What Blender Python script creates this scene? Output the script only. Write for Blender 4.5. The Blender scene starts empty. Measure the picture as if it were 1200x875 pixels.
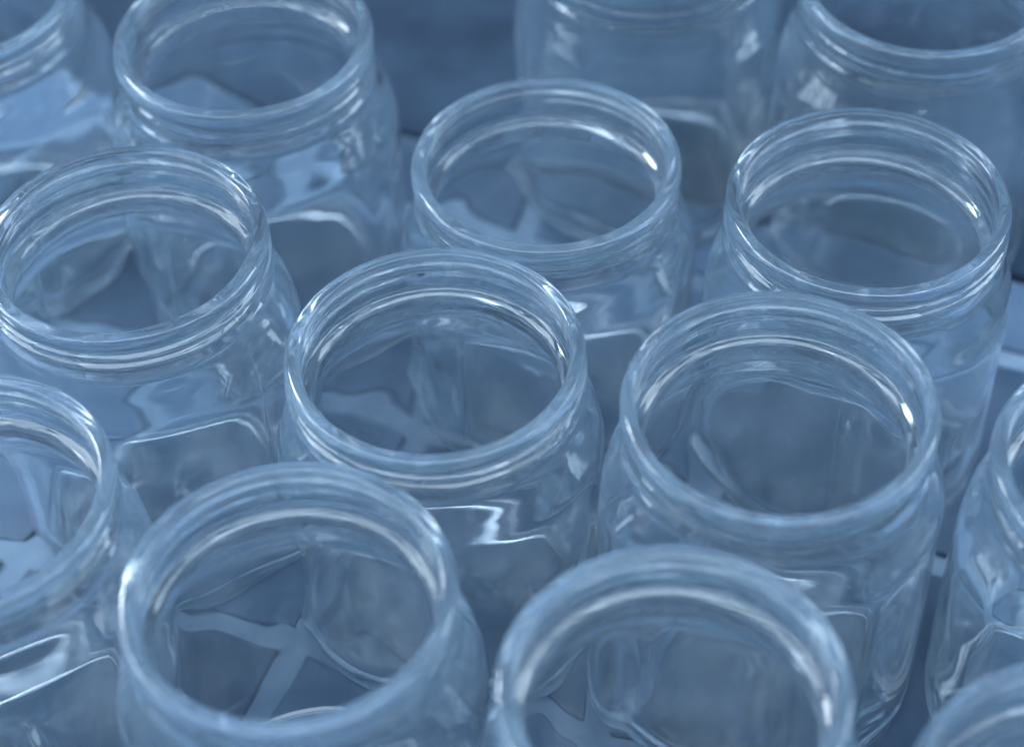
import bpy, math
import numpy as np
from mathutils import Matrix, Vector

# ------------------------------------------------------------------ units
U = 0.035                 # one unit = outer radius of a jar mouth (3.5 cm)
HJ = 2.70                 # standard jar height in units (foot to rim)
R = math.radians
sc = bpy.context.scene
col = sc.collection

# ------------------------------------------------------------------ camera
F_PX, CAM_H, PITCH, ROLL = 2415.55, 9.714, R(46.870), R(-2.224)
right = Vector((1, 0, 0))
fwd = Vector((0, math.cos(PITCH), -math.sin(PITCH)))
up0 = Vector((0, math.sin(PITCH), math.cos(PITCH)))
c_, s_ = math.cos(ROLL), math.sin(ROLL)
rx = right * c_ + up0 * s_
uy = up0 * c_ - right * s_
cam_d = bpy.data.cameras.new('camera')
cam = bpy.data.objects.new('camera', cam_d)
col.objects.link(cam)
M = Matrix((rx, uy, -fwd)).transposed().to_4x4()
M.translation = Vector((0, 0, (HJ + CAM_H) * U))
cam.matrix_world = M
cam_d.sensor_fit = 'HORIZONTAL'
cam_d.sensor_width = 36.0
cam_d.lens = F_PX / 1200 * 36.0
cam_d.clip_start = 0.02
cam_d.clip_end = 100
cam_d.dof.use_dof = True
cam_d.dof.focus_distance = 14.1 * U
cam_d.dof.aperture_fstop = 6.8
cam_d.dof.aperture_blades = 0
sc.camera = cam

# ------------------------------------------------------------------ world and lamps
w = bpy.data.worlds.new('World')
sc.world = w
w.use_nodes = True
wt = w.node_tree
bg = wt.nodes['Background']
# soft overcast dome: three times as bright overhead as at the horizon
wtc = wt.nodes.new('ShaderNodeTexCoord')
wsep = wt.nodes.new('ShaderNodeSeparateXYZ')
wt.links.new(wtc.outputs['Generated'], wsep.inputs[0])
wmr = wt.nodes.new('ShaderNodeMapRange')
wmr.inputs['From Min'].default_value = 0.0
wmr.inputs['From Max'].default_value = 1.0
wmr.inputs['To Min'].default_value = 0.19
wmr.inputs['To Max'].default_value = 0.78
wt.links.new(wsep.outputs['Z'], wmr.inputs['Value'])
wt.links.new(wmr.outputs['Result'], bg.inputs[1])
bg.inputs[0].default_value = (0.31, 0.51, 0.77, 1)


def area(name, loc, target, sx, sy, power, color):
    d = bpy.data.lights.new(name, 'AREA')
    d.shape = 'RECTANGLE'
    d.size, d.size_y = sx, sy
    d.energy = power
    d.color = color
    o = bpy.data.objects.new(name, d)
    col.objects.link(o)
    o.location = loc
    o.rotation_euler = (Vector(target) - Vector(loc)).to_track_quat('-Z', 'Y').to_euler()
    return o


CEN = (0, 9.5 * U, 2 * U)
area('overhead_light', (0.05, -0.5, 1.85), CEN, 2.2, 0.7, 44, (0.69, 0.85, 1.0))
area('arc_fill_left', (-1.12, -0.12, 1.62), CEN, 0.75, 0.75, 11, (0.73, 0.88, 1.0))  # added fill lamp, closes a gap in the bright arc inside the necks
area('arc_fill_right', (1.2, -0.10, 1.62), CEN, 0.75, 0.75, 9, (0.73, 0.88, 1.0))  # added fill lamp, the same for the other side of the arc
for k in (0, 1):           # two panes each
    area('window_light_right', (1.65, 0.40 + 0.55 * k, 1.25), CEN, 0.48, 0.75, 8.5, (0.75, 0.89, 1.0))
    area('window_light_left', (-1.5, 0.32 + 0.52 * k, 1.15), CEN, 0.48, 0.75, 10, (0.75, 0.89, 1.0))
area('window_light_low', (-1.7, 0.45, 0.72), CEN, 0.36, 0.5, 8, (0.73, 0.88, 1.0))
area('rim_glint_lamp', (-0.88, 1.15, 1.12), CEN, 0.26, 0.30, 11, (0.86, 0.94, 1.0))  # small strong lamp added to put a glint on the left rims
area('window_light_low', (1.55, 0.75, 0.62), CEN, 0.45, 0.5, 7, (0.69, 0.85, 1.0))

sc.view_settings.view_transform = 'Standard'
sc.view_settings.look = 'None'
sc.view_settings.gamma = 1
sc.view_settings.exposure = -0.08
cy = sc.cycles
cy.max_bounces = 28
cy.transmission_bounces = 28
cy.glossy_bounces = 12
cy.diffuse_bounces = 4
cy.transparent_max_bounces = 16
cy.caustics_refractive = True
cy.caustics_reflective = True
cy.blur_glossy = 0.6
cy.sample_clamp_indirect = 6.0
cy.use_denoising = True
cy.use_adaptive_sampling = True
cy.adaptive_threshold = 0.012


# ------------------------------------------------------------------ materials
def mat(name):
    m = bpy.data.materials.new(name)
    m.use_nodes = True
    nt = m.node_tree
    return m, nt, nt.nodes['Principled BSDF']


def glass_material(name, rough, film):
    m, nt, p = mat(name)
    p.inputs['Base Color'].default_value = (0.91, 0.955, 0.985, 1)
    p.inputs['Transmission Weight'].default_value = 1
    p.inputs['IOR'].default_value = 1.5
    p.inputs['Roughness'].default_value = rough
    tc = nt.nodes.new('ShaderNodeTexCoord')
    n = nt.nodes.new('ShaderNodeTexNoise')
    n.inputs['Scale'].default_value = 45
    n.inputs['Detail'].default_value = 2
    mp = nt.nodes.new('ShaderNodeMapping')
    mp.inputs['Scale'].default_value = (1, 1, 2.2)
    nt.links.new(tc.outputs['Object'], mp.inputs['Vector'])
    nt.links.new(mp.outputs[0], n.inputs['Vector'])
    b = nt.nodes.new('ShaderNodeBump')
    b.inputs['Strength'].default_value = 0.012
    b.inputs['Distance'].default_value = 0.0012
    nt.links.new(n.outputs['Fac'], b.inputs['Height'])
    nt.links.new(b.outputs['Normal'], p.inputs['Normal'])
    # uneven dusty film, with a milky veil painted in to lift dark outlines
    df = nt.nodes.new('ShaderNodeBsdfDiffuse')
    df.inputs['Color'].default_value = (0.52, 0.72, 0.92, 1)
    tr = nt.nodes.new('ShaderNodeBsdfTranslucent')
    tr.inputs['Color'].default_value = (0.52, 0.72, 0.92, 1)
    mf = nt.nodes.new('ShaderNodeMixShader')
    mf.inputs[0].default_value = 0.5
    nt.links.new(df.outputs[0], mf.inputs[1])
    nt.links.new(tr.outputs[0], mf.inputs[2])
    oi = nt.nodes.new('ShaderNodeObjectInfo')
    va = nt.nodes.new('ShaderNodeVectorMath')
    va.operation = 'ADD'
    nt.links.new(tc.outputs['Object'], va.inputs[0])
    nt.links.new(oi.outputs['Random'], va.inputs[1])
    n2 = nt.nodes.new('ShaderNodeTexNoise')
    n2.inputs['Scale'].default_value = 38
    n2.inputs['Detail'].default_value = 5
    n2.inputs['Roughness'].default_value = 0.6
    n2.inputs['Distortion'].default_value = 0.8
    nt.links.new(va.outputs[0], n2.inputs['Vector'])
    mr = nt.nodes.new('ShaderNodeMapRange')
    mr.inputs['From Min'].default_value = 0.35
    mr.inputs['From Max'].default_value = 0.72
    mr.inputs['To Min'].default_value = film * 0.45
    mr.inputs['To Max'].default_value = film * 1.9
    nt.links.new(n2.outputs['Fac'], mr.inputs['Value'])
    # fine specks of dust
    n3 = nt.nodes.new('ShaderNodeTexVoronoi')
    n3.inputs['Scale'].default_value = 420
    nt.links.new(va.outputs[0], n3.inputs['Vector'])
    m3 = nt.nodes.new('ShaderNodeMapRange')
    m3.inputs['From Min'].default_value = 0.16
    m3.inputs['From Max'].default_value = 0.05
    m3.inputs['To Min'].default_value = 0.0
    m3.inputs['To Max'].default_value = 0.16
    nt.links.new(n3.outputs['Distance'], m3.inputs['Value'])
    n4 = nt.nodes.new('ShaderNodeTexNoise')
    n4.inputs['Scale'].default_value = 110
    nt.links.new(va.outputs[0], n4.inputs['Vector'])
    m4 = nt.nodes.new('ShaderNodeMapRange')
    m4.inputs['From Min'].default_value = 0.5
    m4.inputs['From Max'].default_value = 0.7
    nt.links.new(n4.outputs['Fac'], m4.inputs['Value'])
    mm = nt.nodes.new('ShaderNodeMath')
    mm.operation = 'MULTIPLY_ADD'
    nt.links.new(m3.outputs['Result'], mm.inputs[0])
    nt.links.new(m4.outputs['Result'], mm.inputs[1])
    nt.links.new(mr.outputs['Result'], mm.inputs[2])
    mx = nt.nodes.new('ShaderNodeMixShader')
    nt.links.new(mm.outputs[0], mx.inputs[0])
    nt.links.new(p.outputs[0], mx.inputs[1])
    nt.links.new(mf.outputs[0], mx.inputs[2])
    nt.links.new(mx.outputs[0], nt.nodes['Material Output'].inputs['Surface'])
    return m


def stone_material(name, lo, hi, scale, rough=0.5):
    m, nt, p = mat(name)
    p.inputs['Roughness'].default_value = rough
    p.inputs['Specular IOR Level'].default_value = 0.3
    tc = nt.nodes.new('ShaderNodeTexCoord')
    n = nt.nodes.new('ShaderNodeTexNoise')
    n.inputs['Scale'].default_value = scale
    n.inputs['Detail'].default_value = 7
    n.inputs['Roughness'].default_value = 0.6
    r = nt.nodes.new('ShaderNodeValToRGB')
    r.color_ramp.elements[0].position = 0.3
    r.color_ramp.elements[0].color = (*lo, 1)
    r.color_ramp.elements[1].position = 0.72
    r.color_ramp.elements[1].color = (*hi, 1)
    nt.links.new(tc.outputs['Object'], n.inputs['Vector'])
    nt.links.new(n.outputs['Fac'], r.inputs['Fac'])
    nt.links.new(r.outputs['Color'], p.inputs['Base Color'])
    return m


def dark_material():
    m, nt, p = mat('dark_floor')
    p.inputs['Roughness'].default_value = 0.7
    p.inputs['Specular IOR Level'].default_value = 0.15
    p.inputs['Base Color'].default_value = (0.012, 0.026, 0.05, 1)
    return m


GLASS, RIM = glass_material('clear_glass', 0.012, 0.036), glass_material('worn_rim_glass', 0.09, 0.11)
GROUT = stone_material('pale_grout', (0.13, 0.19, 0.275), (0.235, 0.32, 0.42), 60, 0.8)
TILES = [stone_material('blue_tile', (0.050 * k, 0.095 * k, 0.165 * k), (0.125 * k, 0.19 * k, 0.29 * k), 30) for k in (0.66, 0.8, 0.98)]
DARK = stone_material('dark_board', (0.004, 0.012, 0.028), (0.034, 0.066, 0.112), 13, 0.8)
FLOOR = dark_material()


def box(name, x0, x1, y0, y1, z0, z1, m, bev=0.0):
    import bmesh
    bm = bmesh.new()
    bmesh.ops.create_cube(bm, size=1)
    for v in bm.verts:
        v.co = ((x0 + x1) / 2 + v.co.x * (x1 - x0), (y0 + y1) / 2 + v.co.y * (y1 - y0), (z0 + z1) / 2 + v.co.z * (z1 - z0))
    if bev:
        bmesh.ops.bevel(bm, geom=bm.edges[:], offset=bev, segments=3, affect='EDGES', profile=0.5)
    me = bpy.data.meshes.new(name)
    bm.to_mesh(me)
    bm.free()
    me.materials.append(m)
    o = bpy.data.objects.new(name, me)
    col.objects.link(o)
    return o


# ------------------------------------------------------------------ setting
ROWS = R(-23)              # the rows of jars run at this angle, and so do the boards
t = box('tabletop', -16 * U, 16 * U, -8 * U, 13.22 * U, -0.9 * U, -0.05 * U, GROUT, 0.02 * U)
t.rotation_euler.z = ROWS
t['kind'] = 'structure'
trng = np.random.default_rng(5)
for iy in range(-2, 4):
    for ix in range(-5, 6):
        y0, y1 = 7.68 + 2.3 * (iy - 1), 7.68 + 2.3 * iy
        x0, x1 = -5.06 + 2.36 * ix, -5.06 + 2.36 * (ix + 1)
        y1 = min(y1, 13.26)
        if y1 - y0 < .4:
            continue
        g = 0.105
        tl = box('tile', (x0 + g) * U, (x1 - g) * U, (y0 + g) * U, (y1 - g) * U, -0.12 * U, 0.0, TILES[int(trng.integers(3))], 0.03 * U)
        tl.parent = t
b2 = box('back_board', -16 * U, 16 * U, 13.26 * U, 22 * U, -0.8 * U, 0, DARK, 0.03 * U)
b2.rotation_euler.z = ROWS
b2['kind'] = 'structure'
f = box('floor', -6, 6, -4, 10, -0.75 - 0.1, -0.75, FLOOR)
f['kind'] = 'structure'


# ------------------------------------------------------------------ glass jars
def catmull(P, step):
    """Dense smooth curve through the profile points."""
    P = np.array(P, float)
    Q = np.vstack([2 * P[0] - P[1], P, 2 * P[-1] - P[-2]])
    out = []
    for i in range(1, len(Q) - 2):
        p0, p1, p2, p3 = Q[i - 1], Q[i], Q[i + 1], Q[i + 2]
        d = lambda a, b: max(np.linalg.norm(a - b), 1e-6) ** 0.5
        t0, t1 = 0, d(p0, p1)
        t2 = t1 + d(p1, p2)
        t3 = t2 + d(p2, p3)
        n = max(2, int(math.ceil(np.linalg.norm(p2 - p1) / step((p1 + p2) / 2))))
        for k in range(n):
            t = t1 + (t2 - t1) * k / n
            A1 = (t1 - t) / (t1 - t0) * p0 + (t - t0) / (t1 - t0) * p1
            A2 = (t2 - t) / (t2 - t1) * p1 + (t - t1) / (t2 - t1) * p2
            A3 = (t3 - t) / (t3 - t2) * p2 + (t - t2) / (t3 - t2) * p3
            B1 = (t2 - t) / (t2 - t0) * A1 + (t - t0) / (t2 - t0) * A2
            B2 = (t3 - t) / (t3 - t1) * A2 + (t - t1) / (t3 - t1) * A3
            out.append((t2 - t) / (t2 - t1) * B1 + (t - t1) / (t2 - t1) * B2)
    out.append(P[-1])
    return np.array(out)


def make_jar(label, cx, cyy, dz, seed, seam=0.3, thread0=0.0):
    rng = np.random.default_rng(seed)
    H = HJ + dz
    coarse = seed in (1, 3, 8)
    yaw = R(-23) + rng.normal(0, R(2.0))
    lz, li, tk = rng.normal(0, .016), rng.normal(0, .006), rng.uniform(.026, .038) + (.010 if coarse else 0)   # ledge height, mouth width, thread height
    outer = [(1.0, -.060), (1.0, -.095), (.988, -.118), (.968, -.132), (.962, -.16), (.962, -.22), (.962, -.285), (.964, -.325),
             (.978, -.35), (.996, -.372), (.997, -.392), (.980, -.420), (.984, -.45), (1.005, -.495), (1.045, -.57), (1.078, -.66),
             (1.098, -.77), (1.108, -.9), (1.112, -1.1), (1.112, -H + 1.0), (1.112, -H + .5), (1.107, -H + .3), (1.08, -H + .13),
             (1.02, -H + .035), (.95, -H + .002), (.89, -H + .006), (.84, -H + .03), (.6, -H + .055), (.2, -H + .065), (.004, -H + .065)]
    inner = [(.004, -H + .15), (.3, -H + .148), (.65, -H + .142), (.86, -H + .148), (.945, -H + .178), (.995, -H + .245), (1.016, -H + .36), (1.026, -H + .6), (1.03, -H + 1.1),
             (1.03, -1.2), (1.028, -1.0), (1.012, -.86), (.965, -.745), (.910, -.645), (.866, -.56), (.842, -.49), (.834, -.43),
             (.834, -.400 + lz), (.836, -.379 + lz), (.8445, -.3645 + lz), (.858, -.3535 + lz), (.873, -.344 + lz), (.889, -.336 + lz), (.900, -.326 + lz), (.905, -.300),
             (.904, -.22), (.898 + li, -.10), (.893 + li, -.05), (.896 + li, -.018), (.905 + li, -.005), (.922, 0.0), (.950, 0.0),
             (.978, -.008), (.994, -.027), (1.0, -.060)]
    st = lambda p: 0.012 if p[1] > -.45 else (0.03 if p[1] > -1.1 else 0.07)
    ci, co = catmull(inner, st), catmull(outer, st)
    prof = np.vstack([ci, co[1:]])
    ni = len(ci)
    th = np.sort(np.concatenate([np.linspace(0, 2 * np.pi, 192, endpoint=False)] +
                                [(seam + k * np.pi + np.array([-.014, -.007, .0035, .010])) % (2 * np.pi) for k in (0, 1)]))
    r = prof[:, 0][:, None] + 0 * th[None]
    z = prof[:, 1][:, None] + 0 * th[None]
    T = th[None, :]
    isout = (np.arange(len(prof)) >= ni)[:, None]
    zz, rr = z.copy(), r.copy()
    # the round mouth passes into a square body with very round corners
    A_, C_ = 1.0, .93
    ph = (T - yaw + np.pi / 4) % (np.pi / 2) - np.pi / 4
    aph = np.abs(ph)
    flat = A_ / np.cos(aph)
    d0 = (A_ - C_) * 2 ** .5
    off = np.pi / 4 - aph
    corner = d0 * np.cos(off) + np.sqrt(np.maximum(C_ ** 2 - (d0 * np.sin(off)) ** 2, 0))
    sq = np.where(np.tan(aph) * A_ <= A_ - C_, flat, corner)
    ws = np.clip((-.48 - zz) / .5, 0, 1)
    ws = ws * ws * (3 - 2 * ws) * np.clip((rr - .2) / .5, 0, 1)
    r = r * (1 + (sq - 1) * ws)

    def wave(n, kt, kz):
        s = 0 * r
        for _ in range(n):
            a = rng.integers(1, kt + 1)
            b = rng.normal(0, kz)
            s = s + rng.normal() * np.cos(a * T + b * zz * 2 + rng.uniform(0, 6.28)) / n ** .5
        return s
    # helical screw thread on the outside of the neck
    add = 0 * r
    turn0 = thread0
    for j in range(3):
        zc = -.135 - .085 * (((T - turn0) % (2 * np.pi)) / (2 * np.pi) + j - 0.0)
        along = ((T - turn0) % (2 * np.pi)) / (2 * np.pi) + j
        fade = np.clip(along / .12, 0, 1) * np.clip((1.6 - along) / .12, 0, 1)
        add = add + tk * fade * np.exp(-((zz - zc) / .018) ** 2)
    r = r + add * isout * (zz < -.105)
    # uneven blown glass: the inside wall wavers, the outside only a little
    deep = np.clip((-.45 - zz) / .5, 0, 1)
    rin = np.clip(rr / .3, 0, 1)
    bumps = 0 * r
    for _ in range(26):
        t0, z0 = rng.uniform(0, 6.28), rng.uniform(-H + .2, -.8)
        dt = (T - t0 + np.pi) % (2 * np.pi) - np.pi
        bumps = bumps + rng.normal(0, .017) * np.exp(-(dt / rng.uniform(.08, .35)) ** 2 - ((zz - z0) / rng.uniform(.15, .7)) ** 2)
    r = r + (~isout) * rin * deep * (.008 * wave(8, 6, .6) + .009 * wave(7, 11, .18) + bumps)
    r = r + isout * rin * (.0004 + .0035 * deep) * wave(6, 6, .7)
    lipz = np.exp(-((zz) / .12) ** 2)
    z = z + lipz * .0030 * wave(5, 5, .1)
    floorin = (~isout) * (zz < -H + .5)
    z = z + floorin * np.clip(1 - rr / 1.05, 0, 1) * .02 * wave(6, 4, .1)
    # mould seam: a fine vertical ridge on two sides
    for k in (0, 1):
        dt = (T - seam - k * np.pi + np.pi) % (2 * np.pi) - np.pi
        r = r + isout * (zz < -.1) * (rr > .9) * .006 * np.exp(-(dt / .008) ** 2)
    X, Y, Z = r * np.cos(T), r * np.sin(T), z
    P = np.stack([X, Y, Z + H], -1) * U

    dT = np.roll(P, -1, 1) - np.roll(P, 1, 1)
    dS = np.gradient(P, axis=0)
    N = np.cross(dS, dT)
    N /= np.maximum(np.linalg.norm(N, axis=-1, keepdims=True), 1e-12)
    # orientation: the outside wall must face away from the axis
    k = ni + 40
    if (N[k, :, 0] * np.cos(th) + N[k, :, 1] * np.sin(th)).mean() < 0:
        N = -N
        flip = True
    else:
        flip = False

    root = bpy.data.objects.new('glass_jar', None)
    col.objects.link(root)
    root.empty_display_size = 0.02
    root.location = (cx * U, cyy * U, 0.0006)
    root['label'] = label
    root['category'] = 'jar'
    root['group'] = 'empty glass jars standing close together'

    nt_ = len(th)

    def part(name, ranges):
        V, Nn, Fc = [], [], []
        off = 0
        for a, b, cap in ranges:
            rows = b - a + 1
            V.append(P[a:b + 1].reshape(-1, 3))
            Nn.append(N[a:b + 1].reshape(-1, 3))
            i = np.arange(rows - 1)[:, None] * nt_ + off
            j = np.arange(nt_)[None]
            j2 = (j + 1) % nt_
            q = np.stack([i + j, i + j2, i + nt_ + j2, i + nt_ + j], -1).reshape(-1, 4)
            Fc += [tuple(x) for x in (q[:, ::-1] if not flip else q).tolist()]
            if cap is not None:
                base = off + (0 if cap == 'first' else (rows - 1) * nt_)
                ring = [base + k for k in range(nt_)]
                Fc.append(tuple(ring))
            off += rows * nt_
        V, Nn = np.vstack(V), np.vstack(Nn)
        me = bpy.data.meshes.new(name)
        me.from_pydata(V.tolist(), [], Fc)
        # caps: make them face like their wall
        me.polygons.foreach_set('use_smooth', np.ones(len(me.polygons), bool))
        for pl in me.polygons:
            if pl.loop_total > 4:
                nn = Nn[list(pl.vertices)].mean(0)
                if pl.normal.dot(Vector(nn)) < 0:
                    pl.flip()
        me.update()
        me.normals_split_custom_set_from_vertices(Nn.tolist())
        me.materials.append(RIM if name == 'rim' and seed not in (3, 8) else GLASS)
        o = bpy.data.objects.new(name, me)
        col.objects.link(o)
        o.parent = root
        return o

    zrow = prof[:, 1]
    n = len(prof)
    idx = np.arange(n)
    i_base = int(idx[(idx < ni) & (zrow < -H + .5)].max())
    i_neck = int(idx[(idx < ni) & (zrow < -.62)].max())
    i_rim = int(idx[(idx < ni) & (zrow < -.06)].max())
    o_rim = int(idx[(idx >= ni) & (zrow < -.112)].min())
    o_neck = int(idx[(idx >= ni) & (zrow < -.43)].min())
    o_base = int(idx[(idx >= ni) & (zrow < -H + .35)].min())
    part('rim', [(i_rim, o_rim, None)])
    part('threaded_neck', [(i_neck, i_rim, None), (o_rim, o_neck, None)])
    part('body', [(i_base, i_neck, None), (o_neck, o_base, None)])
    part('base', [(0, i_base, 'first'), (o_base, n - 1, 'last')])
    return root


JARS = [
    ('clear glass jar in sharp focus at the very centre of the picture', -.504, 9.425, -.100, 1, 1.45, 2.6),
    ('clear jar directly behind the central jar, its whole mouth showing, bright arc inside the neck', .311, 11.535, -.333, 2, .4, 3.6),
    ('clear jar at upper right, whole mouth in view, crisp dark thread lines around its neck', 2.549, 10.727, -.083, 3, 1.2, 3.3),
    ('jar right of the central jar, its back rim in focus and front rim soft', 1.667, 8.637, .137, 4, 1.0, 2.4),
    ('blurred front jar at lower left whose whole mouth is in the picture', -1.360, 7.330, .114, 5, .2, 2.2),
    ('blurred front jar at bottom centre with the brightest glint on its left rim', .826, 6.529, .168, 6, .7, 2.0),
    ('jar at upper left behind the sharp left jar, back rim cut by the top edge', -1.958, 12.738, .011, 7, .9, 4.2),
    ('sharp jar on the left whose left rim just touches the picture edge', -2.635, 10.429, .070, 8, 2.5, 2.4),
    ('half jar cut by the left edge, in front of the sharp left jar', -3.480, 8.286, .002, 9, .5, 3.0),
    ('jar cut by the right edge with only its left rim showing, lower right', 3.925, 8.108, 0, 10, .8, 3.0),
    ('blurred jar in the bottom right corner with only a slice of rim showing', 3.02, 5.73, 0, 11, .1, 2.0),
    ('blurred jar at the top right corner with dark thread lines below its mouth', 3.352, 13.132, 0, 12, .6, 5.0),
    ('blurred dark jar at top centre right with its mouth above the picture edge', 1.264, 14.024, 0, 13, 1.1, 4.5),
    ('blurred jar in the top left corner with a slice of its front rim showing', -4.317, 13.503, 0, 14, .4, 4.0),
]
for a in JARS:
    make_jar(*a)
